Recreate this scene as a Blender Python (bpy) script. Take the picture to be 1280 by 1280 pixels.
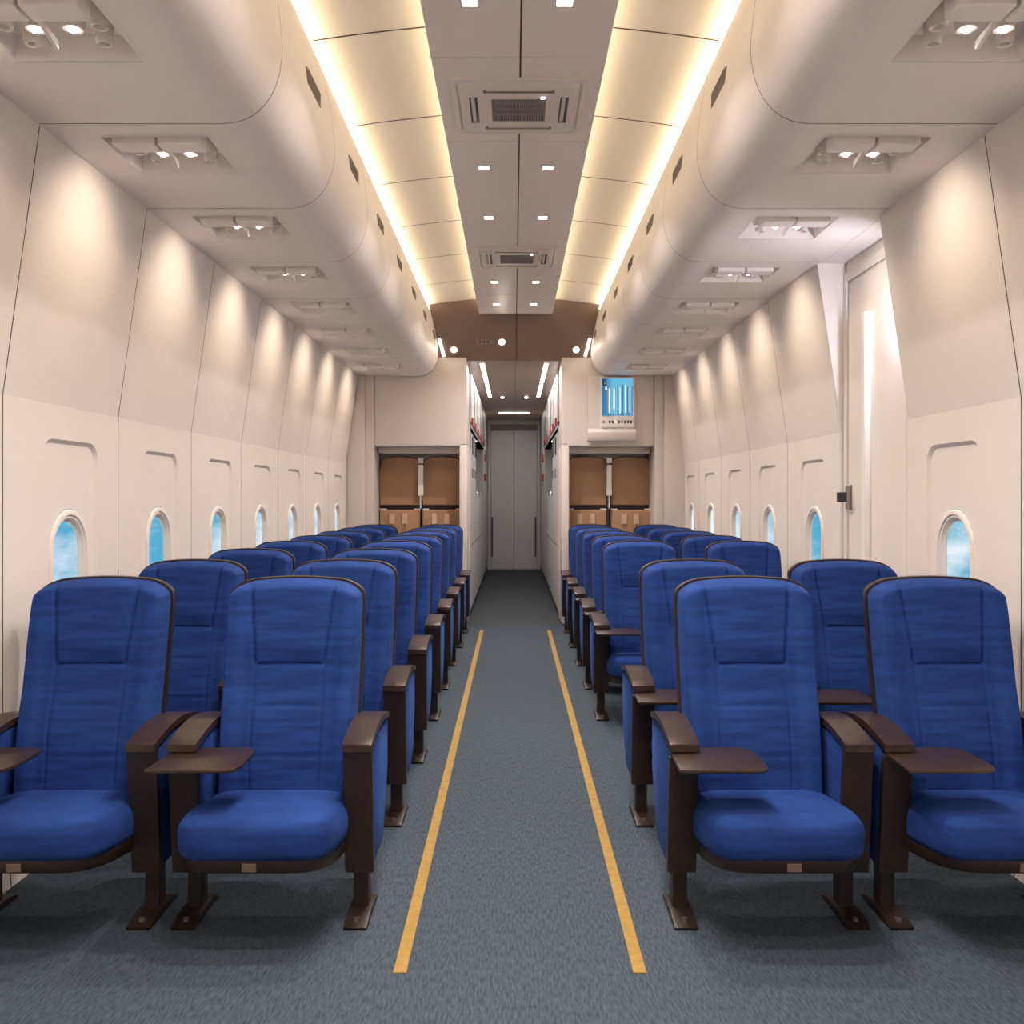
import bpy, bmesh, math, random
from mathutils import Vector, Matrix
from mathutils.geometry import tessellate_polygon
random.seed(4)
PI = math.pi
for o in list(bpy.data.objects): bpy.data.objects.remove(o)
S = bpy.context.scene
COL = S.collection

# ------------------------------------------------------------------ camera
cam = bpy.data.cameras.new('camera'); co = bpy.data.objects.new('camera', cam); COL.objects.link(co)
co.location = (0, 0, 1.37); co.rotation_euler = (PI/2, 0, 0)
cam.sensor_width = 36; cam.lens = 36*1181/1280; cam.clip_start = .05
cam.shift_x = -2/1280; cam.shift_y = -18/1280
S.camera = co
S.view_settings.view_transform = 'Standard'; S.view_settings.look = 'None'
S.view_settings.gamma = 1; S.view_settings.use_curve_mapping = False
S.view_settings.exposure = 1.10

# ------------------------------------------------------------------ world: blue sky with clouds
w = bpy.data.worlds.new('sky'); S.world = w; w.use_nodes = True
nt = w.node_tree; nt.nodes.clear()
out = nt.nodes.new('ShaderNodeOutputWorld'); bg = nt.nodes.new('ShaderNodeBackground')
tc = nt.nodes.new('ShaderNodeTexCoord'); mp = nt.nodes.new('ShaderNodeMapping')
mp.inputs['Scale'].default_value = (1, 1, 2.2)
nz = nt.nodes.new('ShaderNodeTexNoise'); nz.inputs['Scale'].default_value = 5.5
nz.inputs['Detail'].default_value = 7; nz.inputs['Roughness'].default_value = .62
sep = nt.nodes.new('ShaderNodeSeparateXYZ')
mr = nt.nodes.new('ShaderNodeMapRange')
for k, v in zip(('From Min', 'From Max', 'To Min', 'To Max'), (-.24, .04, .20, -.10)): mr.inputs[k].default_value = v
ad = nt.nodes.new('ShaderNodeMath'); ad.operation = 'ADD'
cr = nt.nodes.new('ShaderNodeValToRGB')
cr.color_ramp.elements[0].position = .42; cr.color_ramp.elements[0].color = (.11, .44, .66, 1)
cr.color_ramp.elements[1].position = .60; cr.color_ramp.elements[1].color = (.92, .97, 1, 1)
L = nt.links.new
L(tc.outputs['Generated'], mp.inputs['Vector']); L(mp.outputs[0], nz.inputs['Vector'])
L(tc.outputs['Generated'], sep.inputs[0]); L(sep.outputs['Z'], mr.inputs['Value'])
L(nz.outputs['Fac'], ad.inputs[0]); L(mr.outputs[0], ad.inputs[1]); L(ad.outputs[0], cr.inputs['Fac'])
L(cr.outputs['Color'], bg.inputs['Color']); bg.inputs['Strength'].default_value = .48
L(bg.outputs[0], out.inputs['Surface'])

# light levels: cabin fittings, plus one added fill light in the door recess
E_DOWN = 6.0        # each square ceiling downlight
E_WASH = 7.0        # wall washer in each service unit
E_COVE = 6.2        # emission of the cove strips
E_RECESS_FILL = 5.0      # added fill light, unseen in the door recess
E_GALLEY = 4.0
WARM = (1, .82, .64); NEUT = (1, .90, .83); COOL = (.86, .88, 1)

# ------------------------------------------------------------------ materials
def mat(name, col, rough=.5, metal=0, emit=None, es=0, spec=.5, coat=0):
    m = bpy.data.materials.new(name); m.use_nodes = True
    b = m.node_tree.nodes['Principled BSDF']
    b.inputs['Base Color'].default_value = (*col, 1); b.inputs['Roughness'].default_value = rough
    b.inputs['Metallic'].default_value = metal; b.inputs['Specular IOR Level'].default_value = spec
    b.inputs['Coat Weight'].default_value = coat
    if emit: b.inputs['Emission Color'].default_value = (*emit, 1); b.inputs['Emission Strength'].default_value = es
    return m
def noisy(m, c1, c2, scale, stretch=(1, 1, 1), bump=0, detail=4, pos=(.35, .65), bscale=None, bd=.001):
    n = m.node_tree; b = n.nodes['Principled BSDF']
    t = n.nodes.new('ShaderNodeTexCoord'); p = n.nodes.new('ShaderNodeMapping'); p.inputs['Scale'].default_value = stretch
    z = n.nodes.new('ShaderNodeTexNoise'); z.inputs['Scale'].default_value = scale; z.inputs['Detail'].default_value = detail
    r = n.nodes.new('ShaderNodeValToRGB')
    r.color_ramp.elements[0].position = pos[0]; r.color_ramp.elements[0].color = (*c1, 1)
    r.color_ramp.elements[1].position = pos[1]; r.color_ramp.elements[1].color = (*c2, 1)
    n.links.new(t.outputs['Object'], p.inputs[0]); n.links.new(p.outputs[0], z.inputs['Vector'])
    n.links.new(z.outputs['Fac'], r.inputs['Fac']); n.links.new(r.outputs[0], b.inputs['Base Color'])
    if bump:
        z2 = n.nodes.new('ShaderNodeTexNoise'); z2.inputs['Scale'].default_value = bscale or scale*4
        n.links.new(p.outputs[0], z2.inputs['Vector'])
        bp = n.nodes.new('ShaderNodeBump'); bp.inputs['Strength'].default_value = bump; bp.inputs['Distance'].default_value = bd
        n.links.new(z2.outputs['Fac'], bp.inputs['Height']); n.links.new(bp.outputs[0], b.inputs['Normal'])
    return m
M = {}
M['wall'] = noisy(mat('wall', (.76, .68, .61), .5), (.80, .735, .69), (.82, .755, .71), 2.5)
M['bin'] = mat('bin', (.88, .82, .79), .5)
M['ceil'] = mat('ceil', (.88, .80, .76), .42)
M['cove'] = mat('cove', (.84, .78, .72), .5)
M['seam'] = mat('seam', (.10, .065, .04), .7)
M['seamgrey'] = mat('seamgrey', (.30, .25, .22), .7)
M['bulk'] = mat('bulk', (.36, .26, .21), .28)
M['slope'] = mat('slope', (.26, .185, .15), .3)
M['plastic'] = mat('plastic', (.78, .72, .68), .4)
M['part'] = mat('part', (.74, .67, .63), .45)
M['galley'] = mat('galley', (.68, .67, .675), .38)
M['door'] = mat('door', (.70, .70, .71), .4)
M['dark'] = mat('dark', (.03, .025, .022), .5)
M['grille'] = mat('grille', (.42, .39, .38), .5)
M['grilledark'] = mat('grilledark', (.20, .18, .18), .7)
M['vent'] = mat('vent', (.30, .26, .24), .55)
M['steel'] = mat('steel', (.35, .33, .31), .3, .9)
M['red'] = mat('red', (.55, .03, .03), .4)
M['black'] = mat('black', (.02, .02, .022), .35)
M['white'] = mat('white', (.88, .84, .80), .4)
M['brown'] = noisy(mat('brown', (.05, .03, .02), .42), (.017, .009, .006), (.023, .0125, .008), 30, bump=.05, bscale=600)
M['cap'] = noisy(mat('cap', (.07, .04, .03), .33), (.028, .016, .011), (.036, .020, .014), 30, bump=.05, bscale=600)
M['plaque'] = mat('plaque', (.13, .09, .07), .4)
M['tan'] = noisy(mat('tan', (.42, .24, .13), .6), (.44, .255, .145), (.48, .285, .165), 6)
M['strap'] = noisy(mat('strap', (.70, .50, .36), .7), (.58, .40, .28), (.75, .55, .40), 160)
M['yellow'] = noisy(mat('yellow', (.68, .42, .10), .7), (.27, .155, .026), (.33, .20, .036), 30)
M['fabric'] = noisy(mat('fabric', (.03, .08, .35), .85, spec=.25), (.0062, .028, .140), (.011, .046, .210), 11, (.6, .6, 4.5), bump=.25, bscale=260, detail=6)
b = M['fabric'].node_tree.nodes['Principled BSDF']; b.inputs['Sheen Weight'].default_value = .12
b.inputs['Sheen Tint'].default_value = (.12, .3, 1, 1); b.inputs['Sheen Roughness'].default_value = .4
M['carpet'] = noisy(mat('carpet', (.10, .13, .16), .9, spec=.2), (.032, .046, .062), (.064, .084, .105), 150, (1, .18, 1), bump=.35, bscale=320, detail=8, bd=.002)
M['vinyl'] = noisy(mat('vinyl', (.03, .045, .055), .6), (.010, .018, .026), (.014, .024, .033), 60)
def emis(name, col, s): return mat(name, (.9, .9, .9), .5, emit=col, es=s)
M['led'] = emis('led', (1, .79, .50), E_COVE)
M['lamp'] = emis('lamp', (1, .93, .85), 7)
M['dimlamp'] = emis('dimlamp', (1, .88, .76), 2.6)
m = bpy.data.materials.new('glass'); m.use_nodes = True; n = m.node_tree; n.nodes.clear()
o_ = n.nodes.new('ShaderNodeOutputMaterial'); mx = n.nodes.new('ShaderNodeMixShader'); tr = n.nodes.new('ShaderNodeBsdfTransparent'); gl = n.nodes.new('ShaderNodeBsdfGlossy')
gl.inputs['Roughness'].default_value = .03; mx.inputs[0].default_value = .05; tr.inputs[0].default_value = (.96, .99, 1, 1)
n.links.new(tr.outputs[0], mx.inputs[1]); n.links.new(gl.outputs[0], mx.inputs[2]); n.links.new(mx.outputs[0], o_.inputs[0]); M['glass'] = m

# ------------------------------------------------------------------ mesh helpers
def link(name, me, parent=None):
    o = bpy.data.objects.new(name, me); COL.objects.link(o)
    if parent: o.parent = parent
    return o
def obj(name, bm, m, parent=None, smooth=False, ang=35):
    me = bpy.data.meshes.new(name); bmesh.ops.recalc_face_normals(bm, faces=bm.faces)
    bm.to_mesh(me); bm.free()
    for x in (m if isinstance(m, (list, tuple)) else [m]): me.materials.append(M[x])
    if smooth:
        for p in me.polygons: p.use_smooth = True
        me.set_sharp_from_angle(angle=math.radians(ang))
    return link(name, me, parent)
def tag(o, label=None, cat=None, group=None, kind=None):
    if label: o['label'] = label
    if cat: o['category'] = cat
    if group: o['group'] = group
    if kind: o['kind'] = kind
    return o
def empty(name, loc, label, cat, group=None):
    o = bpy.data.objects.new(name, None); COL.objects.link(o); o.location = loc; o.empty_display_size = .1
    return tag(o, label, cat, group)
def struct(name, bm, m, parent=None, **k):
    o = obj(name, bm, m, parent, **k)
    if not parent: o['kind'] = 'structure'
    return o
def copy_tree(o, parent=None):
    c = o.copy(); COL.objects.link(c); c.parent = parent
    for ch in list(o.children): copy_tree(ch, c)
    return c
def box(bm, x0, x1, y0, y1, z0, z1, bev=0, seg=2, mi=0):
    vs = [bm.verts.new((x, y, z)) for x in (x0, x1) for y in (y0, y1) for z in (z0, z1)]
    fs = [bm.faces.new([vs[i] for i in f]) for f in ((0,1,3,2),(4,6,7,5),(0,4,5,1),(2,3,7,6),(0,2,6,4),(1,5,7,3))]
    for f in fs: f.material_index = mi
    if bev:
        es = list({e for f in fs for e in f.edges})
        bmesh.ops.bevel(bm, geom=es, offset=bev, segments=seg, profile=.5, affect='EDGES')
    return bm
def B(*a, **k): return box(bmesh.new(), *a, **k)
def prism(bm, pts, axis, a, b, bev=0, seg=2):
    """polygon pts extruded along axis ('x','y','z') from a to b"""
    def P(p, t): return {'x': (t, p[0], p[1]), 'y': (p[0], t, p[1]), 'z': (p[0], p[1], t)}[axis]
    A = [bm.verts.new(P(p, a)) for p in pts]; C = [bm.verts.new(P(p, b)) for p in pts]
    fs = [bm.faces.new(A), bm.faces.new(C[::-1])]
    n = len(pts)
    for i in range(n): fs.append(bm.faces.new((A[i], C[i], C[(i+1) % n], A[(i+1) % n])))
    if bev:
        es = [e for e in set(e for f in fs[:2] for e in f.edges)]
        bmesh.ops.bevel(bm, geom=es, offset=bev, segments=seg, profile=.5, affect='EDGES')
    return bm
def cyl(bm, c, r, h, axis='z', seg=24, r2=None):
    r2 = r if r2 is None else r2
    mt = {'z': Matrix.Identity(4), 'x': Matrix.Rotation(PI/2, 4, 'Y'), 'y': Matrix.Rotation(-PI/2, 4, 'X')}[axis]
    bmesh.ops.create_cone(bm, cap_ends=True, segments=seg, radius1=r, radius2=r2, depth=h, matrix=Matrix.Translation(c) @ mt)
    return bm
def rrect(x0, x1, y0, y1, r, seg=6):
    pts = []
    for cx, cy, a0 in ((x1-r, y1-r, 0), (x0+r, y1-r, 90), (x0+r, y0+r, 180), (x1-r, y0+r, 270)):
        for i in range(seg+1):
            a = math.radians(a0 + 90*i/seg); pts.append((cx+r*math.cos(a), cy+r*math.sin(a)))
    return pts
def face_hole(bm, outer, holes, f3):
    """flat face with holes; f3 maps 2D -> 3D"""
    loops = [[Vector((p[0], p[1], 0)) for p in outer]] + [[Vector((p[0], p[1], 0)) for p in h] for h in holes]
    flat = [v for l in loops for v in l]
    vs = [bm.verts.new(f3(v.x, v.y)) for v in flat]
    for t in tessellate_polygon(loops):
        try: bm.faces.new([vs[i] for i in t])
        except ValueError: pass
def ring(bm, pa, pb):
    A = [bm.verts.new(p) for p in pa]; C = [bm.verts.new(p) for p in pb]; n = len(A)
    for i in range(n): bm.faces.new((A[i], A[(i+1) % n], C[(i+1) % n], C[i]))
def loops_surface(bm, loops, close_u=True, cap=False):
    R = [[bm.verts.new(p) for p in l] for l in loops]
    n = len(R[0])
    for a, c in zip(R, R[1:]):
        for i in range(n if close_u else n-1): bm.faces.new((a[i], a[(i+1) % n], c[(i+1) % n], c[i]))
    if cap: bm.faces.new(R[0][::-1]); bm.faces.new(R[-1])
def area(name, loc, rot, sx, sy, e, col, parent=None, spread=180):
    l = bpy.data.lights.new(name, 'AREA'); l.shape = 'RECTANGLE'; l.size = sx; l.size_y = sy; l.energy = e; l.color = col
    l.spread = math.radians(spread)
    o = bpy.data.objects.new(name, l); COL.objects.link(o); o.location = loc; o.rotation_euler = rot
    if parent: o.parent = parent
    return o
ORD = ['first', 'second', 'third', 'fourth', 'fifth', 'sixth', 'seventh', 'eighth', 'ninth', 'tenth', 'eleventh']

# ------------------------------------------------------------------ dimensions
Y0 = -2.6; YE = 10.12           # cabin behind the camera .. rear partition
KINK = 1.734; ZT = 2.68
ZC = 3.27                       # underside of the centre ceiling

# ------------------------------------------------------------------ floor
bm = bmesh.new(); box(bm, -1.95, 1.95, Y0, YE-.03, -.06, 0)
struct('floor', bm, 'carpet')
bm = bmesh.new(); box(bm, -.60, .62, YE-.03, 18.1, -.06, -.002)
o = struct('floor_corridor', bm, 'vinyl'); o.name = 'floor'
for x, lab in ((-.328, 'yellow aisle line along the left block of seats'), (.364, 'yellow aisle line along the right block of seats')):
    bm = B(x-.019, x+.019, 2.72, 9.74, .0005, .003)
    tag(obj('aisle_line', bm, 'yellow'), lab, 'floor line', 'yellow floor lines')

# ------------------------------------------------------------------ side walls
def stadium(cy, cz, w_, h, n=12):
    pts = []; r = w_/2; k = h/2-r
    for i in range(n+1): a = PI*i/n; pts.append((cy+r*math.cos(a), cz+k+r*math.sin(a)))
    for i in range(n+1): a = PI+PI*i/n; pts.append((cy+r*math.cos(a), cz-k+r*math.sin(a)))
    return pts
WZ0, WZ1 = .80, 1.325
winno = [0]
def side_wall(name, s, W, base, top, panels):
    """s=-1 left, +1 right; panels = (y0, y1, window_y or None)"""
    bm = bmesh.new(); g = .003
    for (a, c, wy) in panels:
        f = lambda off: (lambda y, z: (s*((W if z >= .35 else base+(W-base)*(z/.35))+off), y, z))
        hole = []
        if wy:
            ro = rrect(wy-.242, wy+.242, .42, 1.60, .080)
            ri = rrect(wy-.242+.016, wy+.242-.016, .436, 1.584, .066)
            hole = [ro]
        face_hole(bm, [(a+g, .35), (c-g, .35), (c-g, KINK), (a+g, KINK)], hole, f(0))
        bm.faces.new([bm.verts.new(p) for p in ((s*base, a+g, 0), (s*base, c-g, 0), (s*W, c-g, .35), (s*W, a+g, .35))])
        if wy:
            ring(bm, [f(0)(*p) for p in ro], [f(.014)(*p) for p in ri])
            face_hole(bm, ri, [stadium(wy, (WZ0+WZ1)/2, .33, WZ1-WZ0)], f(.014))
        # leaning upper panel
        bm.faces.new([bm.verts.new(p) for p in ((s*W, a+g, KINK), (s*W, c-g, KINK), (s*top, c-g, ZT+.02), (s*top, a+g, ZT+.02))])
        # seam backing at far edge
        for yy in (a, c):
            if s > 0 and (abs(yy-(RS+PL)) < .01 or abs(yy-5.30) < .01): continue
            for (xa, za, xb, zb) in ((base, 0, W, .35), (W, .35, W, KINK), (W, KINK, top, ZT+.02)):
                fc = bm.faces.new([bm.verts.new(p) for p in ((s*(xa+.004), yy-.04, za), (s*(xa+.004), yy+.05, za), (s*(xb+.004), yy+.05, zb), (s*(xb+.004), yy-.04, zb))])
                fc.material_index = 1
    bmesh.ops.remove_doubles(bm, verts=bm.verts, dist=.0002)
    return struct(name, bm, ['wall', 'seam'])
def window(s, W, wy):
    winno[0] += 1
    cz = (WZ0+WZ1)/2; h = WZ1-WZ0; X = W+.014
    bm = bmesh.new()
    prof = [(.335, 0), (.331, -.006), (.320, -.009), (.292, -.009), (.284, -.002), (.278, -.003), (.268, -.003), (.260, .004), (.252, .012), (.236, .014), (.236, .020)]
    loops = [[(s*(X+dx), y, z) for y, z in stadium(wy, cz, ww, h-(.34-ww))] for ww, dx in prof]
    loops_surface(bm, loops)
    t = struct('window_%d' % winno[0], bm, 'wall', smooth=True, ang=50)
    bm = bmesh.new(); bm.faces.new([bm.verts.new((s*(X+.016), y, z)) for y, z in stadium(wy, cz, .24, h-.09)])
    obj('pane', bm, 'glass', t)
    return t
PL = .97; RS = 3.416
lp = []
y = 3.32 - 6*PL
while y < YE-.05:
    e = min(y+PL, YE+.05)
    wy = y+.522 if e-y > .9 else None
    lp.append((y, e, wy)); y += PL
side_wall('wall_left', -1, 1.795, 1.765, 1.662, lp)
for a, c, wy in lp:
    if wy and wy > 1.5: window(-1, 1.795, wy)
RS = 3.416; rp = []
for k in range(-6, 1): rp.append((RS+k*PL, RS+(k+1)*PL, RS+k*PL+.540))
for a, c, wy in ((5.30, 6.33, 5.80), (6.33, 7.34, 6.83), (7.34, 8.34, 7.83), (8.34, 9.36, 8.84), (9.36, YE+.05, 9.80)): rp.append((a, c, wy))
side_wall('wall_right', 1, 1.835, 1.81, 1.700, rp)
for a, c, wy in rp:
    if wy and wy > 1.5: window(1, 1.835, wy)

# door recess on the right
DA, DB = RS+PL, 5.30; DX = 1.865
bm = bmesh.new()
for yy in (DA+.003, DB+.001):       # triangular reveals between the leaning panels and the door plane
    prism(bm, [(1.812, 0), (1.838, .35), (1.838, KINK), (1.702, ZT), (DX+.02, ZT), (DX+.02, 0)], 'y', yy-.007, yy+.007)
struct('trim_1', bm, 'wall')
bm = bmesh.new(); box(bm, DX, DX+.05, DA, DB, 0, ZT+.02)
box(bm, DX-.018, DX, DA+.01, DA+.055, 0, 2.62, .004); box(bm, DX-.018, DX, DB-.055, DB-.01, 0, 2.62, .004); box(bm, DX-.018, DX, DA+.055, DB-.055, 2.57, 2.62, .004)
struct('wall_door_recess', bm, 'wall')
bm = bmesh.new(); box(bm, DX-.012, DX-.001, DA+.075, DB-.075, .02, 2.55, .004)
dr = struct('door_1', bm, 'wall')
yy = 4.935
bm = B(DX-.045, DX-.012, yy-.035, yy+.012, .55, 2.335, .003)
o = obj('grab_bar', bm, 'white', dr); o['label'] = 'tall white bar'
bm = bmesh.new(); yy = 5.18
box(bm, DX-.02, DX-.01, yy-.010, yy+.010, 1.30, 1.44, .003)
box(bm, DX-.045, DX-.02, yy-.007, yy+.007, 1.305, 1.435, .003)
o = obj('latch_plate', bm, 'steel', dr)
bm = bmesh.new(); box(bm, DX-.085, DX-.04, yy-.01, yy+.03, 1.345, 1.40, .004)
o = obj('latch_knob', bm, 'black', dr); o['label'] = 'dark latch knob'
# soffit lid over the recess
bm = B(1.7215, DX+.06, DA-.01, DB+.01, ZT, ZT+.03); struct('trim_2', bm, 'bin')
# added fill light behind the near reveal, brightens seats and ceiling by the door
el = empty('recess_fill_light', (1.829, DA+.02, 2.19), 'narrow white added fill light inside the door recess, hidden behind the near wall panel', 'light')
obj('housing', B(-.014, .014, -.012, .0, -.18, .18, .003), 'white', el)
area('recess_fill_lamp', (0, .006, 0), (math.radians(78), 0, math.radians(34)), 0.025, .34, E_RECESS_FILL, COOL, el)

# ------------------------------------------------------------------ overhead bins
def bin_profile():
    # offsets from centre, (x, z): wall side -> curve up to the light strip
    pts = [(1.70, ZT), (1.02, ZT)]
    P0, P1, P2, P3 = (1.02, ZT), (.86, ZT), (.80, 2.83), (.812, 2.98)
    for i in range(1, 13):
        t = i/12; pts.append(tuple((1-t)**3*a+3*(1-t)**2*t*b_+3*(1-t)*t*t*c+t**3*d for a, b_, c, d in zip(P0, P1, P2, P3)))
    P0, P1, P2, P3 = (.812, 2.98), (.822, 3.09), (.838, 3.20), (.862, 3.30)
    for i in range(1, 7):
        t = i/6; pts.append(tuple((1-t)**3*a+3*(1-t)**2*t*b_+3*(1-t)*t*t*c+t**3*d for a, b_, c, d in zip(P0, P1, P2, P3)))
    pts.append((.96, 3.31))
    return pts
def make_bin(s, shift):
    root = bpy.data.objects.new('overhead_bin', None); COL.objects.link(root); root.empty_display_size = .1
    g = .0028; Ln = PL
    pr = [(s*(x+shift), z) for x, z in bin_profile()]
    bm = bmesh.new()
    ux0, ux1, uy0, uy1 = 1.11, 1.50, .12, .50     # pocket of the service unit
    # bottom with pocket
    xo = [s*(1.70+shift), s*(1.02+shift)]
    outer = [(xo[0], g), (xo[1], g), (xo[1], Ln-g), (xo[0], Ln-g)]
    hx0, hx1 = sorted((s*(ux0+shift), s*(ux1+shift)))
    hole = [(hx0, uy0), (hx1, uy0), (hx1, uy1), (hx0, uy1)]
    face_hole(bm, outer, [hole], lambda x, y: (x, y, ZT))
    for i in range(1, len(pr)-1):
        a, c = pr[i], pr[i+1]
        bm.faces.new([bm.verts.new(p) for p in ((a[0], g, a[1]), (c[0], g, c[1]), (c[0], Ln-g, c[1]), (a[0], Ln-g, a[1]))])
    bmesh.ops.remove_doubles(bm, verts=bm.verts, dist=.0005)
    body = obj('shell', bm, 'bin', root, smooth=True)
    # dark joint behind the far edge
    bm = bmesh.new()
    q = [(p[0]+s*.003*(1 if i > 1 else 0), p[1]+.003*(1 if i < 12 else 0)) for i, p in enumerate(pr)]
    for a, c in zip(q, q[1:]):
        bm.faces.new([bm.verts.new(p) for p in ((a[0], Ln-.03, a[1]), (c[0], Ln-.03, c[1]), (c[0], Ln+.035, c[1]), (a[0], Ln+.035, a[1]))])
    obj('joint_seal', bm, 'seamgrey', root)
    # vent grille on the aisle side
    vx = s*(.822+shift)
    v = obj('vent_grille', B(min(vx-s*.006, vx+s*.014), max(vx-s*.006, vx+s*.014), .42, .68, 3.005, 3.075, .002), 'vent', root)
    v['label'] = 'grey vent grille'
    bm = bmesh.new()
    for k in range(6):
        z = 3.012+k*.0105; box(bm, min(vx-s*.010, vx-s*.004), max(vx-s*.010, vx-s*.004), .428, .672, z, z+.0045)
    obj('slats', bm, 'seamgrey', v)
    # service unit
    bm = bmesh.new(); d = .075; tp = .012
    inner = [(hx0+tp, uy0+tp), (hx1-tp, uy0+tp), (hx1-tp, uy1-tp), (hx0+tp, uy1-tp)]
    ring(bm, [(x, y, ZT) for x, y in hole], [(x, y, ZT+d) for x, y in inner])
    bm.faces.new([bm.verts.new((x, y, ZT+d)) for x, y in inner])
    lip = [(hx0-.012, uy0-.012), (hx1+.012, uy0-.012), (hx1+.012, uy1+.012), (hx0-.012, uy1+.012)]
    ring(bm, [(x, y, ZT-.0015) for x, y in lip], [(x, y, ZT-.0015) for x, y in hole])
    un = obj('service_unit', bm, 'bin', root)
    cx = (hx0+hx1)/2
    for k in (0, 1):          # two flap boxes hanging at the near end
        x0 = hx0+.035+k*.165; obj('flap_box', B(x0, x0+.155, uy0+.012, uy0+.10, ZT-.022, ZT+.06, .005), 'bin', un)
    bm = bmesh.new(); prism(bm, [(uy0+.10, ZT+.01), (uy0+.24, ZT-.005), (uy0+.24, ZT-.03)], 'x', cx-.006, cx+.006)
    obj('divider_fin', bm, 'plastic', un)
    for k, (px, py, r) in enumerate(((-.13, .20, .030), (-.045, .21, .034), (.06, .21, .034), (.14, .20, .028), (-.10, .30, .026), (.11, .30, .026))):
        bm = bmesh.new(); loops = []
        for rr, zz in ((r, ZT+.07), (r, ZT+.03), (r*.82, ZT+.012), (r*.6, ZT+.014), (r*.5, ZT+.03), (r*.2, ZT+.03)):
            loops.append([(cx+px+rr*math.cos(a*PI/10), uy0+py+rr*math.sin(a*PI/10), zz) for a in range(20)])
        loops_surface(bm, loops, cap=True)
        obj('air_nozzle' if k in (0, 3, 4, 5) else 'reading_lamp', bm, 'plastic', un, smooth=True)
        if k in (1, 2):
            bm = bmesh.new(); cyl(bm, (cx+px, uy0+py, ZT+.008), .009, .006, seg=16); o = obj('reading_lens', bm, 'lamp', un); o['label'] = 'glowing white lens'
    # wall washer spot
    l = bpy.data.lights.new('wall_washer', 'SPOT'); l.energy = E_WASH; l.color = WARM; l.spot_size = math.radians(95); l.spot_blend = 1; l.shadow_soft_size = .03
    o = bpy.data.objects.new('wall_washer', l); COL.objects.link(o); o.parent = un
    o.location = (s*(1.22+shift), .40, ZT-.035)
    tgt = Vector((s*1.69, .42, 2.30)); o.rotation_euler = (tgt-Vector(o.location)).to_track_quat('-Z', 'Y').to_euler()
    return root
yb = 3.31 - 5*PL
for s, shift, side in ((-1, 0, 'left'), (1, .02, 'right')):
    proto = make_bin(s, shift)
    n_seen = 0
    for k in range(12):
        yy = yb+k*PL
        o = proto if k == 0 else copy_tree(proto)
        o.location = (0, yy, 0)
        if k == 11: o.scale = (1, (YE+.05-yy)/PL, 1)
        if yy+PL < 1.4: lab = 'cream overhead bin section on the %s out of view, %s from the cabin front' % (side, ORD[k])
        else:
            lab = 'cream curved overhead bin section on the %s, %s from the front' % (side, ORD[n_seen]); n_seen += 1
        tag(o, lab, 'overhead bin', 'overhead bin sections on the %s' % side)

# ------------------------------------------------------------------ ceiling: cove panels and centre panels
SEAM0 = 4.12; PC = .955; YC = 9.76
def cove(s, sh, name):
    bm = bmesh.new(); prof = []
    P0, P1, P2 = (.975, 3.345), (.70, 3.395), (.30, 3.430)
    for i in range(13):
        t = i/12; prof.append(tuple((1-t)**2*a+2*(1-t)*t*b_+t*t*c for a, b_, c in zip(P0, P1, P2)))
    y = SEAM0-7*PC; 
    while y < YC-.01:
        e = min(y+PC, YC)
        loops = [[(s*(x+sh), y+.006, z) for x, z in prof], [(s*(x+sh), e-.006, z) for x, z in prof]]
        loops_surface(bm, loops, close_u=False)
        k = len(bm.faces)
        nf = set(bm.faces)
        loops_surface(bm, [[(s*(x+sh), e-.03, z+.004) for x, z in prof], [(s*(x+sh), e+.035, z+.004) for x, z in prof]], close_u=False)
        for f in bm.faces:
            if f not in nf: f.material_index = 1
        y = e
    o = struct(name, bm, ['cove', 'seam'], smooth=True)
cove(-1, 0, 'ceiling_cove_left'); cove(1, .02, 'ceiling_cove_right')
CX0, CX1, CM = -.358, .402, .030
bm = bmesh.new(); y = 4.08-7*PC
while y < YC-.02:
    e = min(y+PC, YC)
    has_ac = any(abs((y+e)/2-c) < .3 for c in (4.57, 7.45))
    for a, c in ((CX0, CM-.004), (CM+.004, CX1)): box(bm, a, c, y+.003, e-.003, ZC, ZC+.03, .0015, 1)
    y = e
box(bm, CX0+.004, CX1-.004, Y0, YC-.01, ZC+.006, ZC+.06, mi=1)
struct('ceiling', bm, ['ceil', 'seam'])
for s, x0, x1, z0, z1, lab in ((-1, -.876, -.864, 3.312, 3.332, 'warm glowing cove light strip above the left overhead bins'), (1, .884, .896, 3.312, 3.332, 'warm glowing cove light strip above the right overhead bins'),
                       (-1, CX0+.006, CX0+.020, 3.331, 3.345, 'warm glowing cove light strip at the left edge of the centre ceiling'), (1, CX1-.020, CX1-.006, 3.331, 3.345, 'warm glowing cove light strip at the right edge of the centre ceiling')):
    tag(obj('light_strip', B(x0, x1, Y0+.02, YC-.01, z0, z1), 'led'), lab, 'light strip', 'cove light strips')

# square downlights
def downlight():
    r = bpy.data.objects.new('ceiling_downlight', None); COL.objects.link(r); r.empty_display_size = .05
    bm = bmesh.new(); ring(bm, [(x, y, -.002) for x, y in ((-.036, -.036), (.036, -.036), (.036, .036), (-.036, .036))], [(x, y, -.002) for x, y in ((-.03, -.03), (.03, -.03), (.03, .03), (-.03, .03))])
    ring(bm, [(x, y, -.002) for x, y in ((-.036, -.036), (.036, -.036), (.036, .036), (-.036, .036))], [(x, y, 0) for x, y in ((-.036, -.036), (.036, -.036), (.036, .036), (-.036, .036))])
    obj('trim_ring', bm, 'plastic', r)
    obj('diffuser', B(-.03, .03, -.03, .03, -.0015, 0), 'lamp', r)
    area('lamp', (0, 0, -.006), (0, 0, 0), .05, .05, E_DOWN, NEUT, r, spread=125)
    return r
dl = downlight(); first = True
rows = [-1.2, -.2, .75, 1.71, 2.67, 3.62, 5.44, 6.41, 8.33, 9.28]
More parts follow.
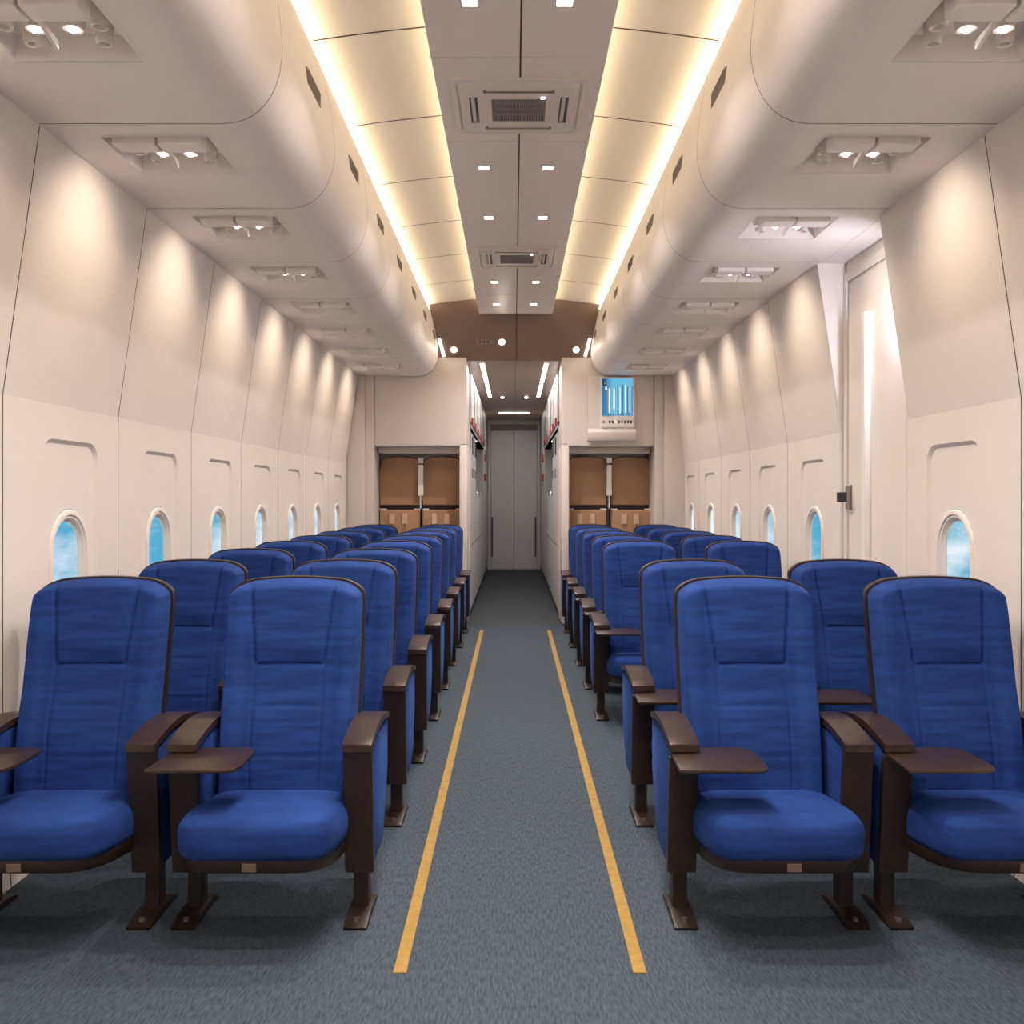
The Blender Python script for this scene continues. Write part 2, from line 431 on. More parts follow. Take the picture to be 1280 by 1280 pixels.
nvis = 0
for yy in rows:
    for x, sd in ((-.168, 'left'), (.196, 'right')):
        o = dl if first else copy_tree(dl); first = False
        o.location = (x, yy, ZC)
        if yy < 3.5: lab = 'ceiling downlight out of view, %s one of %s pair from the front wall' % (sd, ORD[rows.index(yy)])
        else: lab = 'small square ceiling downlight, %s one of the %s pair from the front' % (sd, ORD[nvis])
        tag(o, lab, 'ceiling light', 'square ceiling downlights')
    if yy >= 3.5: nvis += 1

# ceiling air conditioners
def aircon():
    r = bpy.data.objects.new('air_conditioner', None); COL.objects.link(r); r.empty_display_size = .1
    h = .315
    bm = bmesh.new()
    prof = [(h, 0, .02), (h, -.012, .02), (h-.022, -.016, .03), (h-.027, -.008, .035), (h-.034, -.008, .035), (h-.040, -.020, .04), (h-.055, -.022, .05)]
    loops = [[(x, y, z) for x, y in rrect(-q, q, -q, q, rr)] for q, z, rr in prof]
    loops_surface(bm, loops)
    q = h-.055; z = -.022
    slots = [[(-.165, .195), (.165, .195), (.165, .235), (-.165, .235)], [(-.165, -.235), (.165, -.235), (.165, -.195), (-.165, -.195)],
             [(.195, -.15), (.235, -.15), (.235, .15), (.195, .15)], [(-.235, -.15), (-.195, -.15), (-.195, .15), (-.235, .15)]]
    grill = [(-.13, -.13), (.13, -.13), (.13, .13), (-.13, .13)]
    face_hole(bm, rrect(-q, q, -q, q, .05), slots+[grill], lambda x, y: (x, y, z))
    obj('frame', bm, 'plastic', r, smooth=True, ang=30)
    for sl in slots:
        bm = bmesh.new()
        ring(bm, [(x, y, z) for x, y in sl], [(x*.995, y*.995, -.003) for x, y in sl]); bm.faces.new([bm.verts.new((x*.995, y*.995, -.003)) for x, y in sl])
        so = obj('air_slot', bm, 'grille', r)
        xs = [p[0] for p in sl]; ys = [p[1] for p in sl]
        if max(xs)-min(xs) > max(ys)-min(ys): b2 = B(min(xs)+.01, max(xs)-.01, min(ys)+.008, min(ys)+.026, -.019, -.013, .002)
        else: b2 = B(min(xs)+.008, min(xs)+.026, min(ys)+.01, max(ys)-.01, -.019, -.013, .002)
        obj('louvre', b2, 'plastic', so)
    bm = bmesh.new(); ring(bm, [(x, y, z) for x, y in grill], [(x, y, -.006) for x, y in grill]); bm.faces.new([bm.verts.new((x, y, -.006)) for x, y in grill])
    gr = obj('intake_grille', bm, 'grilledark', r)
    bm = bmesh.new()
    for k in range(30): x = -.128+k*.0087; box(bm, x, x+.0042, -.13, .13, z, z+.012)
    for k in range(1, 4): box(bm, -.13, .13, -.13+k*.065-.002, -.13+k*.065+.002, z+.004, z+.012)
    obj('slats', bm, 'grille', gr)
    obj('indicator', B(.105, .122, -.150, -.138, z-.003, z+.001), 'lamp', r)['label'] = 'small white indicator light'
    return r
ac = aircon()
for k, yy in enumerate((4.585, 7.45)):
    o = ac if k == 0 else copy_tree(ac)
    o.location = (.025, yy, ZC)
    tag(o, ['square white air conditioner cassette in the centre ceiling, nearer and larger one', 'square white air conditioner cassette in the centre ceiling, farther one near the bulkhead'][k], 'air conditioner', 'ceiling air conditioners')

# ------------------------------------------------------------------ bulkhead slope and corridor
ZK = 2.845; ZS = ZC+.14
bm = bmesh.new()
prism(bm, [(YC-.005, ZS+.06), (YC-.005, ZS), (10.22, ZK), (10.22, ZS+.06)], 'x', -1.1, .026)
prism(bm, [(YC-.005, ZS+.06), (YC-.005, ZS), (10.22, ZK), (10.22, ZS+.06)], 'x', .034, 1.12)
prism(bm, [(YC, ZS+.05), (YC, ZS+.006), (10.22, ZK+.006), (10.22, ZS+.05)], 'x', .02, .04)
for f in list(bm.faces)[-6:]: f.material_index = 1
struct('ceiling_bulkhead', bm, ['slope', 'seam'])
bm = bmesh.new(); box(bm, -.62, .016, 10.215, 18.1, ZK, ZK+.05); box(bm, .020, .64, 10.215, 18.1, ZK, ZK+.05); box(bm, .01, .03, 10.22, 18.1, ZK+.004, ZK+.05, mi=1)
struct('ceiling_corridor', bm, ['bulk', 'seam'])
# round lamps on the slope
ang = math.atan2(ZS-ZK, 10.22-YC)
nrm = Vector((0, -math.sin(ang), -math.cos(ang)))
def slope(x, t): return Vector((x, YC+(10.22-YC)*t, ZS+(ZK-ZS)*t))
def round_lamp(p, lab, r=.032, e=.3):
    q = empty('round_downlight', p, lab, 'ceiling light', 'round downlights on the brown bulkhead'); q.rotation_euler = (-ang, 0, 0)
    bm = bmesh.new(); cyl(bm, (0, 0, -.004), r*1.25, .008, seg=28); obj('bezel', bm, 'plastic', q)
    bm = bmesh.new(); cyl(bm, (0, 0, -.010), r, .008, seg=28, r2=r*.9); obj('lens', bm, 'dimlamp', q)
    area('lamp', (0, 0, -.02), (0, 0, 0), .05, .05, e, WARM, q)
round_lamp(slope(-.64, .80), 'round warm downlight on the brown bulkhead, beside the left overhead bins')
round_lamp(slope(.67, .80), 'round warm downlight on the brown bulkhead, beside the right overhead bins')
round_lamp(slope(-.125, .67), 'round warm downlight on the brown bulkhead, just left of its centre seam')
q = empty('speaker_vent', slope(-.31, .67), 'small black slotted vent on the brown bulkhead', 'vent'); q.rotation_euler = (-ang, 0, 0)
obj('plate', B(-.085, .085, -.022, .022, -.004, 0, .001), 'bulk', q)
for k in range(5): obj('slot', B(-.055+k*.022, -.040+k*.022, -.012, .012, -.0055, -.003), 'black', q)
for x, d, lab in ((-.77, 1, 'short slanted light bar at the left end of the brown bulkhead'), (.79, -1, 'short slanted light bar at the right end of the brown bulkhead')):
    p = slope(x, .76); o = obj('light_bar', B(-.014, .014, -.11, .11, -.012, 0, .002), 'dimlamp'); o.location = p; o.rotation_euler = (-ang, 0, -d*.30)
    tag(o, lab, 'light bar', 'bulkhead light bars')
def bar(x, y0, y1, wd, lab, horizontal=False, e=1.5):
    q = empty('light_bar', (x, (y0+y1)/2, ZK), lab, 'light bar', 'corridor ceiling light bars')
    hx, hy = (wd/2, (y1-y0)/2)
    obj('housing', B(-hx-.008, hx+.008, -hy-.008, hy+.008, -.006, 0, .001), 'plastic', q)
    obj('diffuser', B(-hx, hx, -hy, hy, -.011, -.004, .001), 'dimlamp', q)
    area('lamp', (0, 0, -.015), (0, 0, 0), hx*2, hy*2, e, (1, .93, .86), q)
bar(-.345, 10.35, 12.1, .045, 'long nearer light bar on the left of the corridor ceiling', e=E_GALLEY)
bar(.360, 10.35, 12.1, .045, 'long nearer light bar on the right of the corridor ceiling', e=E_GALLEY)
bar(-.345, 12.3, 13.8, .045, 'shorter farther light bar on the left of the corridor ceiling', e=E_GALLEY*.5)
bar(.360, 12.3, 13.8, .045, 'shorter farther light bar on the right of the corridor ceiling', e=E_GALLEY*.5)
bar(.015, 16.35, 16.52, .54, 'light bar across the corridor ceiling before the end door', e=E_GALLEY*.6)
for x, sd in ((-.165, 'left'), (.185, 'right')):
    o = obj('corridor_spot', B(-.022, .022, -.035, .035, -.01, 0, .002), 'lamp'); o.location = (x, 13.9, ZK)
    tag(o, 'tiny square spotlight in the corridor ceiling, %s one of two' % sd, 'spotlight', 'corridor spotlights')

# end door
bm = B(-.60, .62, 18.0, 18.1, 0, ZK+.05); struct('wall_corridor_end', bm, 'door')
bm = bmesh.new(); box(bm, -.43, .004, 17.965, 17.998, .005, 2.64, .006); 
dd = struct('door_2', bm, 'door')
bm = bmesh.new(); box(bm, .010, .444, 17.965, 17.998, .005, 2.64, .006); o = obj('right_leaf', bm, 'door', dd)
for x in (-.405, .415):
    obj('pull_handle', B(x-.012, x+.012, 17.925, 17.955, .25, 1.0, .004), 'seam', dd)['label'] = 'long dark brown pull handle'
struct('trim_3', B(-.44, .454, 17.97, 17.995, 2.655, 2.76, .004), 'seamgrey')
bm = bmesh.new(); box(bm, -.485, -.437, 17.95, 17.998, 0, 2.80, .004); box(bm, .451, .50, 17.95, 17.998, 0, 2.80, .004); struct('trim_4', bm, 'galley')

# partitions with jump-seat niches and galley sides
def partition(side):
    s = -1 if side == 'left' else 1
    sh = 0 if s < 0 else .015
    X = lambda a: s*(a+sh)
    def bx(bm, a, c, y0, y1, z0, z1, bev=0, mi=0): a, c = sorted((X(a), X(c))); box(bm, a, c, y0, y1, z0, z1, bev, 3, mi)
    bm = bmesh.new()
    bx(bm, 1.505, 1.60, 10.17, 11.0, 0, 3.30, .006)        # recessed outer slab
    bx(bm, 1.60, 1.86, 10.135, 11.0, 0, 3.30, .006)
    bx(bm, .505, 1.503, 10.19, 11.0, 1.925, 3.30, .014)      # cabinet body over the niche
    bx(bm, .505, .585, 10.19, 10.72, 0, 1.96, .014)         # jamb beside the corridor
    bx(bm, .50, 1.505, 10.70, 11.0, 0, 1.93)                # niche back
    bx(bm, .585, 1.50, 10.40, 10.71, 1.855, 1.93, .02)
    struct('wall_partition_'+side, bm, 'part', smooth=True)
    # galley side of the corridor
    bm = bmesh.new()
    bx(bm, .505, .62, 10.72, 18.0, 0, 1.40, .004); bx(bm, .505, .62, 10.72, 18.0, 2.20, ZK+.02, .004)
    bx(bm, .515, .62, 16.2, 18.0, 1.40, 2.20); bx(bm, .70, .74, 10.7, 16.2, 1.40, 2.20); bx(bm, .62, .74, 16.2, 16.25, 1.40, 2.20)
    bx(bm, .51, .74, 10.70, 16.2, 1.36, 1.40); bx(bm, .51, .74, 10.70, 16.2, 2.20, 2.24)
    struct('wall_corridor_'+side, bm, 'galley')
    struct('baseboard_'+side, (lambda b_: (bx(b_, .500, .507, 10.72, 17.95, 0, .06), b_)[1])(bmesh.new()), 'dark')
    bm = bmesh.new(); 
    bx(bm, .502, .506, 10.9, 15.2, .795, .803); struct('trim_%d' % (5 if s < 0 else 6), bm, 'seam')
    # overhead galley cabinets with red latches
    ys = [10.75, 11.6, 12.5, 13.6, 14.8, 16.2]
    for k in range(5):
        q = empty('galley_cabinet', (X(.50), (ys[k]+ys[k+1])/2, 2.22), 'pale upper galley locker with red latch on the %s corridor side, %s from the cabin' % (side, ORD[k]), 'locker', 'galley lockers on the %s' % side)
        hy = (ys[k+1]-ys[k])/2-.03; ss = s
        def b3(a, c, y0, y1, z0, z1, bev=.003): a, c = sorted((s*a, s*c)); return B(a, c, y0, y1, z0, z1, bev)
        obj('door', b3(-.022, .004, -hy, hy, .02, .56), 'galley', q)
        obj('latch', b3(-.040, -.022, -hy, -hy+.10, -.02, .06), 'red', q)['label'] = 'red latch'
        obj('hinge_bar', b3(-.030, -.022, hy-.03, hy, .04, .54), 'steel', q)
    # carafes / bottles in the alcove and lamp
    for k, yy in enumerate((11.15, 11.95, 12.8)):
        q = empty('galley_oven', (X(.56), yy, 1.40), 'narrow grey galley insert with black panel in the %s alcove, %s from the cabin' % (side, ORD[k]), 'galley insert', 'galley inserts on the %s' % side)
        a, c = sorted((s*-.035, s*.13))
        obj('body', B(a, c, -.36, .36, 0, .78, .006), 'galley', q)
        a, c = sorted((s*-.043, s*-.034))
        obj('display', B(a, c, .02, .26, .52, .74), 'black', q)
        a, c = sorted((s*-.05, s*-.034))
        obj('knob', B(a, c, .06, .18, .22, .34, .004), 'steel', q)
    for k, yy in enumerate((13.5, 14.1, 14.7, 15.5)):
        q = empty('coffee_pot', (X(.555), yy, 1.40), 'small metal pot on the %s galley counter, %s from the cabin' % (side, ORD[k]), 'pot', 'pots on the %s counter' % side)
        bm = bmesh.new(); loops = [[(rr*math.cos(a*PI/8), rr*math.sin(a*PI/8), zz) for a in range(16)] for rr, zz in ((.03, 0), (.034, .02), (.026, .05), (.02, .06), (.022, .066))]
        loops_surface(bm, loops, cap=True); obj('body', bm, 'white' if k % 2 else 'steel', q, smooth=True)
    q = empty('galley_lamp', (X(.575), 13.7, 2.20), 'small round lamp under the %s galley lockers' % side, 'lamp')
    bm = bmesh.new(); cyl(bm, (0, 0, -.006), .05, .012); obj('bezel', bm, 'plastic', q)
    bm = bmesh.new(); cyl(bm, (0, 0, -.016), .04, .012); obj('lens', bm, 'lamp', q)
    area('lamp', (0, 0, -.03), (0, 0, 0), .06, .06, 1.2, (1, .95, .9), q)
    # red pulls near the end of the corridor
    for k, (yy, z) in enumerate(((16.6, 2.0), (16.6, 1.66))):
        a, c = sorted((X(.485), X(.515))); tag(obj('red_handle', B(a, c, yy, yy+.14, z, z+.13, .004), 'red'), 'small red handle on the %s corridor wall, %s one' % (side, ['upper', 'lower'][k]), 'handle', 'red handles on the %s corridor wall' % side)
    # jump seats
    c1 = 1.272 if s < 0 else 1.300; c2 = .80 if s < 0 else .805
    for cx, wd, nm in ((c1, .45, 'outer'), (c2, .44, 'inner')):
        jx = X(cx)
        q = empty('jump_seat', (jx, 10.70, 0), 'folded tan jump seat in the %s niche, %s' % (side, 'beside the side wall' if nm == 'outer' else 'beside the corridor'), 'jump seat', 'folded tan jump seats')
        h = wd/2
        def outline(h, z0, z1, bow, tp=.02, r=.05, n=8):
            pts = [(-h+.004, z0), (h-.004, z0), (h, z0+.25*(z1-z0)), (h, z1-.18), (h-tp, z1-r)]
            for i in range(n+1): t = i/n; a = PI/2*t; pts.append((h-tp-r+r*math.cos(a)*1.0, z1-r+(r-bow)*math.sin(a)))
            for i in range(1, 9): t = i/9; x = (h-tp-r)*(1-2*t); pts.append((x, z1-bow+bow*(1-(2*t-1)**2)))
            for i in range(n+1): t = i/n; a = PI/2*(1-t); pts.append((-(h-tp-r)-r*math.cos(a), z1-r+(r-bow)*math.sin(a)))
            pts += [(-h, z1-.18), (-h, z0+.25*(z1-z0))]
            return pts
        bm = prism(bmesh.new(), outline(h+.012, .30, 1.835, .018), 'y', -.07, -.004, .004); obj('back_shell', bm, 'dark', q)
        bm = prism(bmesh.new(), outline(h, 1.285, 1.825, .018), 'y', -.125, -.05, .012, 3); obj('backrest', bm, 'tan', q, smooth=True)
        bm = bmesh.new(); box(bm, -h+.002, h-.002, -.16, -.05, .78, 1.235, .02, 3); cu = obj('folded_seat', bm, 'tan', q, smooth=True)
        obj('metal_edge', B(-h+.004, -h+.07, -.145, -.06, 1.225, 1.247, .004), 'white', cu); obj('metal_edge', B(h-.07, h-.004, -.145, -.06, 1.225, 1.247, .004), 'white', cu)
        for bxx in (-.085, .055):
            st = obj('belt', B(bxx-.028, bxx+.032, -.178, -.155, 1.075, 1.19, .004), 'strap', q); st['label'] = 'pale woven belt end'
            bm = bmesh.new()
            for d in (-1, 1):
                pts = [(bxx+.002+d*.022, 1.075), (bxx+.002+d*.028, 1.075), (bxx+.002+d*.010, .985), (bxx+.002+d*.004, .985)]
                prism(bm, pts, 'y', -.172, -.164)
            obj('belt_loop', bm, 'strap', st)
    # white handset holder between the seats
    hx_ = (c1+c2)/2-(.005)
    q = empty('seat_harness', (X(hx_), 10.48, 1.25), 'white harness guide hanging between the jump seats of the %s niche' % side, 'harness')
    obj('upper_block', B(-.03, .03, -.0, .05, .50, .565, .006), 'white', q)
    obj('guide', B(-.03, .028, -.0, .05, .14, .485, .008), 'white', q)
    obj('cord', B(-.008, .004, .01, .02, 0, .15), 'white', q)
    # mount plate ties the guide to the niche back
    obj('mount', B(-.004, .004, .045, .22, .2, .45), 'grille', q)
partition('left'); partition('right')

# wall cabinet with display on the right partition
q = empty('display_cabinet', (1.055, 10.19, 1.98), 'white wall box with a blue lit display above the right jump seats', 'display')
bm = bmesh.new(); prism(bm, [(0, .08), (0, .69), (-.05, .69), (-.055, .66), (-.055, .13), (-.10, .09), (-.10, .03), (-.08, 0), (0, 0)], 'x', -.26, .255, .006, 2)
obj('housing', bm, 'plastic', q, smooth=True)
obj('frame', B(-.125, .235, -.075, -.05, .14, .68, .006), 'white', q)
sc = obj('screen', B(-.112, .222, -.079, -.074, .265, .665), 'scr' if 'scr' in M else 'black', q)
m = mat('screen', (.02, .1, .2), .3); M['scr'] = m; nn = m.node_tree; bb = nn.nodes['Principled BSDF']
t = nn.nodes.new('ShaderNodeTexCoord'); sp = nn.nodes.new('ShaderNodeSeparateXYZ'); r = nn.nodes.new('ShaderNodeValToRGB')
nn.links.new(t.outputs['Generated'], sp.inputs[0]); nn.links.new(sp.outputs['X'], r.inputs['Fac'])
r.color_ramp.elements[0].position = .12; r.color_ramp.elements[0].color = (.01, .13, .28, 1); r.color_ramp.elements[1].position = .35; r.color_ramp.elements[1].color = (.12, .42, .62, 1)
nn.links.new(r.outputs[0], bb.inputs['Emission Color']); bb.inputs['Emission Strength'].default_value = .5
sc.data.materials.clear(); sc.data.materials.append(m)
M['sy'] = emis('sy', (.7, .68, .3), .42); M['sw'] = emis('sw', (.32, .55, .66), .42); M['sb'] = mat('sb', (.01, .06, .14), .4); M['so'] = mat('so', (.45, .15, .08), .5)
for k, (x, z0, z1, w_, mm) in enumerate(((-.085, .58, .655, .03, 'black'), (-.08, .60, .64, .010, 'sy'), (-.065, .545, .575, .02, 'sw'), (-.03, .30, .56, .014, 'sy'), (.02, .34, .56, .016, 'sy'), (.06, .28, .60, .007, 'sb'),
        (.085, .29, .57, .012, 'sw'), (.115, .28, .60, .008, 'sb'), (.14, .30, .60, .012, 'sw'), (.165, .28, .58, .007, 'sb'), (.19, .30, .57, .010, 'sw'), (.212, .28, .58, .006, 'sb'))):
    obj('screen_bar', B(x-w_/2, x+w_/2, -.0815, -.0785, z0, z1), mm, sc)
for k in range(9):
    x = -.09+k*.033+(.03 if k else 0)
    if x > .215: break
    obj('button', B(x-.009, x+.009, -.078, -.073, .185, .215), ('so', 'black', 'black', 'sy', 'black', 'so', 'black', 'black', 'black')[k], q)
bm = bmesh.new()
for k in range(10): x = -.05+k*.027; prism(bm, [(x, .268), (x+.016, .268), (x+.010+.004*(k % 3), .29+.012*(k % 3))], 'y', -.0815, -.0785)
obj('screen_marks', bm, 'sb', sc)

bm = bmesh.new(); box(bm, -2.0, 2.0, Y0, 18.2, 3.62, 3.68); box(bm, -2.0, -1.95, Y0, 11.2, ZT+.03, 3.62); box(bm, 1.95, 2.0, Y0, 11.2, ZT+.03, 3.62)  # unseen outer shell, added to stop sky light leaking through the joints
struct('ceiling_light_seal', bm, 'seamgrey')
# back wall of the cabin behind the viewpoint
bm = B(-1.95, 1.95, Y0-.1, Y0, -.06, 3.6); struct('wall_front', bm, 'wall')

# ------------------------------------------------------------------ seats
def grid_surface(bm, nu, nv, f, flip=False):
    V = [[bm.verts.new(f(i/nu, j/nv)) for i in range(nu+1)] for j in range(nv+1)]
    for j in range(nv):
        for i in range(nu): bm.faces.new((V[j][i], V[j][i+1], V[j+1][i+1], V[j+1][i]))
    return V
def sstep(a, b_, x): t = max(0, min(1, (x-a)/(b_-a))); return t*t*(3-2*t)
BW = .235; BZ0, BZ1 = .345, 1.080
def half_w(z):       # backrest half width by height
    t = (z-BZ0)/(BZ1-BZ0); return BW-.010*max(0, 1-t)**1.2+.003*math.sin(PI*t)-.020*max(0, (z-(BZ1-.13))/.13)**3
def back_y(z):       # recline line of the rear of the cushion (local y)
    return .190+(z-BZ0)*.225
def top_z(u):        # crown of the top edge
    a = abs(2*u-1); return BZ1-.018*a*a-.044*(1-math.sqrt(max(0, 1-max(0, (a-.66)/.34)**2)))
def warp(u): d = 2*u-1; return .5+.5*math.copysign(1-(1-abs(d))**1.6, d)
def seat_back():
    bm = bmesh.new(); NU, NV = 88, 96
    def groove(d, w_=.0045): return math.exp(-(d/w_)**2)
    def front(u, v):
        u = warp(u)
        zt = top_z(u); z = BZ0+(zt-BZ0)*v; a = abs(2*u-1)
        hw = half_w(z); x = (2*u-1)*hw
        # cushion thickness with rounded rim
        rim = max(a**9, 0)*.0
        ex = 1-sstep(.90, 1.0, a)**2; ez = 1-sstep(.955, 1.0, v)**2
        th = .045+.05*math.sqrt(max(0, ex))*math.sqrt(max(0, ez))
        # profile: lumbar and head bulge, sunken centre with bolsters
        th += .012*math.sin(PI*min(1, max(0, (z-.40)/.32)))+.012*sstep(.80, .86, z)*(1-a**2)
        th += .014*sstep(.60, .82, a)*(1-sstep(.93, 1, a))*(1-sstep(1.03, 1.08, z))
        # seams
        zb = .795
        wt = .118+(max(z, zb)-zb)/(1.09-zb)*.030 if z > zb else .118+.0*(zb-z)
        g = 0
        if z > zb-.002: g = max(g, groove(abs(x)-wt, .005)*1.3)
        else: g = max(g, groove(abs(x)-.118, .004)*.6)
        if abs(x) < wt: g = max(g, groove(z-zb, .005)*1.1, groove(z-.66, .004)*.45, groove(z-.50, .004)*.45)
        th -= .009*g
        return (x, back_y(z)-th, z)
    V = grid_surface(bm, NU, NV, front)
    # rim sides and rear
    def edge_loop():
        L_ = [V[j][0] for j in range(NV+1)] + [V[NV][i] for i in range(1, NU+1)] + [V[j][NU] for j in range(NV-1, -1, -1)] + [V[0][i] for i in range(NU-1, 0, -1)]
        return L_
    lo = edge_loop(); R = []
    for v in lo: R.append(bm.verts.new((v.co.x*1.0, back_y(v.co.z)-.004, v.co.z)))
    n = len(lo)
    for i in range(n): bm.faces.new((lo[i], R[i], R[(i+1) % n], lo[(i+1) % n]))
    return bm
def back_shell():
    bm = bmesh.new()
    def loop(sx, dz, dy):
        pts = []
        NV, NU = 24, 30
        for j in range(NV+1):
            z = BZ0-.05+(top_z(0)-BZ0+.05)*j/NV; pts.append((-(half_w(z)+sx), back_y(z)+dy, z+dz*j/NV))
        for i in range(1, NU): u = warp(i/NU); z = top_z(u); pts.append(((2*u-1)*(half_w(z)+sx), back_y(z)+dy, z+dz))
        for j in range(NV, -1, -1):
            z = BZ0-.05+(top_z(1)-BZ0+.05)*j/NV; pts.append((half_w(z)+sx, back_y(z)+dy, z+dz*j/NV))
        return pts
    loops_surface(bm, [loop(.0, 0, -.02), loop(.008, .007, -.02), loop(.009, .008, .004), loop(.0, 0, .022), loop(-.03, -.03, .034)], cap=True)
    return bm
def cushion():
    bm = bmesh.new()
    # plan outline, front is at y = -.285; broad corners
    def plan(k):          # k = inset
        F = -.308+k; pts = []
        ctl = [(-.238+k, .19), (-.240+k, -.06), (-.226+k, -.175), (-.19+k, -.255)]
        left = [(-.238+k, .19), (-.241+k, .06), (-.243+k, -.05), (-.241+k, -.13), (-.236+k, -.19), (-.226+k, -.245), (-.206+k*.8, -.282+k*.5), (-.168+k*.5, -.300+k*.8), (-.13, F)]
        mid = [(-.13+.26*i/8, F) for i in range(1, 8)]
        right = [(-x, y) for x, y in left[::-1]]
        back = [(.12, .19), (0, .19), (-.12, .19)]
        return left+mid+right+back
    def tilt(y): return -(y-.19)*.115
    lv = [(.030, .005), (.008, .012), (0, .03), (-.002, .055), (-.003, .085), (.003, .108), (.014, .124), (.030, .132)]
    loops = []
    for k, dz in lv:
        loops.append([(x, y, .238+tilt(y)*1.0+dz) for x, y in plan(k)])
    last = loops[-1]
    for f_, dz in ((.90, .137), (.78, .140), (.6, .141), (.42, .1405), (.25, .140), (.1, .140)):
        loops.append([(x*f_, -.05+(y+.05)*f_, .238+tilt(-.05+(y+.05)*f_)+dz) for x, y, z in last])
    R = [[bm.verts.new(p) for p in l] for l in loops]; n = len(R[0])
    for a, c in zip(R, R[1:]):
        for i in range(n): bm.faces.new((a[i], a[(i+1) % n], c[(i+1) % n], c[i]))
    bm.faces.new(R[0][::-1])
    # close the top with a fan
    c0 = bm.verts.new((0, -.05, .238+tilt(-.05)+.140))
    for i in range(n): bm.faces.new((R[-1][i], R[-1][(i+1) % n], c0))
    return bm
def pan():
    bm = bmesh.new()
    def tilt(y): return -(y-.19)*.115
    pl = [(-.236, .19), (-.241, -.05), (-.236, -.16), (-.220, -.225), (-.192, -.272), (-.16, -.294), (-.12, -.302), (0, -.303), (.12, -.302), (.16, -.294), (.192, -.272), (.220, -.225), (.236, -.16), (.241, -.05), (.236, .19)]
    lo = []
    for k, dz in ((0.0, .018), (0, -.004), (.010, -.022), (.03, -.028)):
        lo.append([(x*(1-k*2), y+(k if y < 0 else -k), .232+tilt(y)+dz) for x, y in pl])
    loops_surface(bm, lo, cap=True)
    return bm
AX = .278; AW = .046
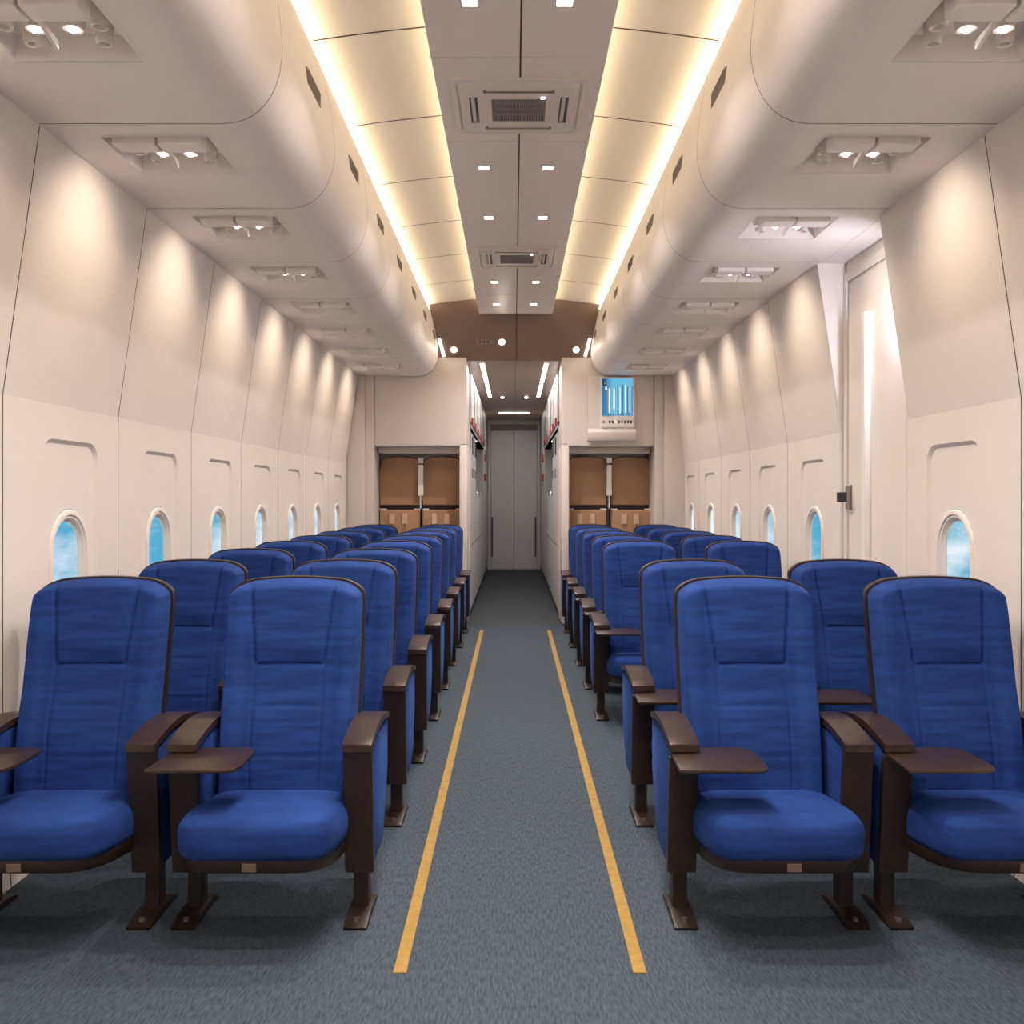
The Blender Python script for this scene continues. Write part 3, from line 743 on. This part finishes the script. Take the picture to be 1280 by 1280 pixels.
def arm_side(x, parent, tray):
    """one armrest assembly centred at x (child meshes)"""
    hw = AW; zt = .570 if not tray else .545; FY = -.070
    # blue upholstered side block (yz outline with a waist)
    top = [(.0, zt), (.08, zt+.012), (.18, zt+.02), (.27, zt+.018), (.36, zt+.004)]
    if tray: top = [(.0, zt), (.02, zt+.03), (.08, zt+.042), (.18, zt+.05), (.27, zt+.048), (.36, zt+.034)]
    pts = [(.060, .168), (.040, .34), (.030, .42), (.012, zt)] + top[1:] + [(.365, .40), (.300, .25), (.245, .175)]
    pts = [(y+FY*max(0, 1-max(0, y-.03)/.33), z) for y, z in pts]
    bm = prism(bmesh.new(), pts, 'x', x-hw+.006, x+hw-.006, .006, 2)
    obj('side_panel', bm, 'fabric', parent, smooth=True, ang=30)
    # brown front post
    f = [(0, zt), (.022, .42), (.026, .34), (.045, .163), (.085, .163), (.055, .34), (.045, .42), (.030, zt)]
    f = [(y+FY, z) for y, z in f]
    bm = prism(bmesh.new(), f, 'x', x-hw, x+hw, .003, 2)
    obj('arm_post', bm, 'brown', parent, smooth=True, ang=30)
    # cap, arched along its length
    n = 14; low = []; up = []
    y0 = -.006+FY
    for i in range(n+1):
        t = i/n; y = y0+t*.43; z = .578+.034*math.sin(PI*min(1, t*.92+.0))*1.0-.0*t
        thk = .018-.004*t
        up.append((y, z+.010)); low.append((y, z-thk+.004))
    bm = prism(bmesh.new(), up+low[::-1], 'x', x-hw-.001, x+hw+.001, .004, 2)
    c = obj('armrest_cap', bm, 'cap', parent, smooth=True, ang=30)
    # leg and foot
    inn = -.005 if x > 0 else .005
    lx = x+inn
    obj('leg', B(lx-.024, lx+.024, .040, .100, .02, .185, .004), 'brown', parent)
    bm = prism(bmesh.new(), [(-.075, 0), (-.080, .010), (-.06, .017), (.03, .026), (.12, .026), (.168, .014), (.172, 0)], 'x', lx-.038, lx+.038, .004, 2)
    ft = obj('foot', bm, 'brown', parent, smooth=True, ang=30)
    for yy in (-.045, .145):
        b2 = bmesh.new(); cyl(b2, (lx, yy, .022), .010, .010, seg=14); obj('bolt', b2, 'steel', ft)
def make_seat(tray_only=None):
    root = bpy.data.objects.new('passenger_seat', None); COL.objects.link(root); root.empty_display_size = .1
    obj('backrest', seat_back(), 'fabric', root, smooth=True, ang=60)
    obj('back_shell', back_shell(), 'brown', root, smooth=True, ang=50)
    obj('seat_cushion', cushion(), 'fabric', root, smooth=True, ang=60)
    sp_ = obj('seat_pan', pan(), 'brown', root, smooth=True, ang=30)
    p = obj('number_plate', B(-.020, .022, -.3065, -.298, .275, .299, .001), 'plaque', sp_); p['label'] = 'small blank plate'
    arm_side(-AX, root, True); arm_side(AX, root, False)
    # tray table hinged under the left cap
    pts0 = [(-.325, -.255), (-.085, -.255), (-.060, -.240), (-.050, -.20), (-.052, -.05), (-.062, -.015), (-.09, 0), (-.305, 0), (-.318, -.02)]
    bm = prism(bmesh.new(), pts0, 'z', .547, .560, .004, 2)
    t = obj('tray_table', bm, 'cap', root, smooth=True, ang=30)
    bm = bmesh.new(); cyl(bm, (-AX, -.040, .566), .020, .022, seg=16); obj('hinge', bm, 'brown', t)
    return root
proto = make_seat()
ROW = .935; Y1 = 3.066
cols = [(-1.462, 'window column on the left'), (-.775, 'aisle column on the left'), (.820, 'aisle column on the right'), (1.502, 'window column on the right')]
first = True
for r in range(8):
    for ci, (cx, cn) in enumerate(cols):
        if ci >= 2 and r == 2: continue
        o = proto if first else copy_tree(proto); first = False
        o.location = (cx, Y1+r*ROW, 0)
        side = 'left' if ci < 2 else 'right'
        where = 'beside the aisle' if ci in (1, 2) else 'beside the windows'
        rr = 'front row' if r == 0 else '%s row from the front' % ORD[r] if r < 7 else 'rearmost row'
        extra = ', behind the gap' if (r == 3 and ci >= 2) else ''
        tag(o, 'blue seat %s, %s side, %s%s' % (where, side, rr, extra), 'seat', 'blue passenger seats with brown arms')
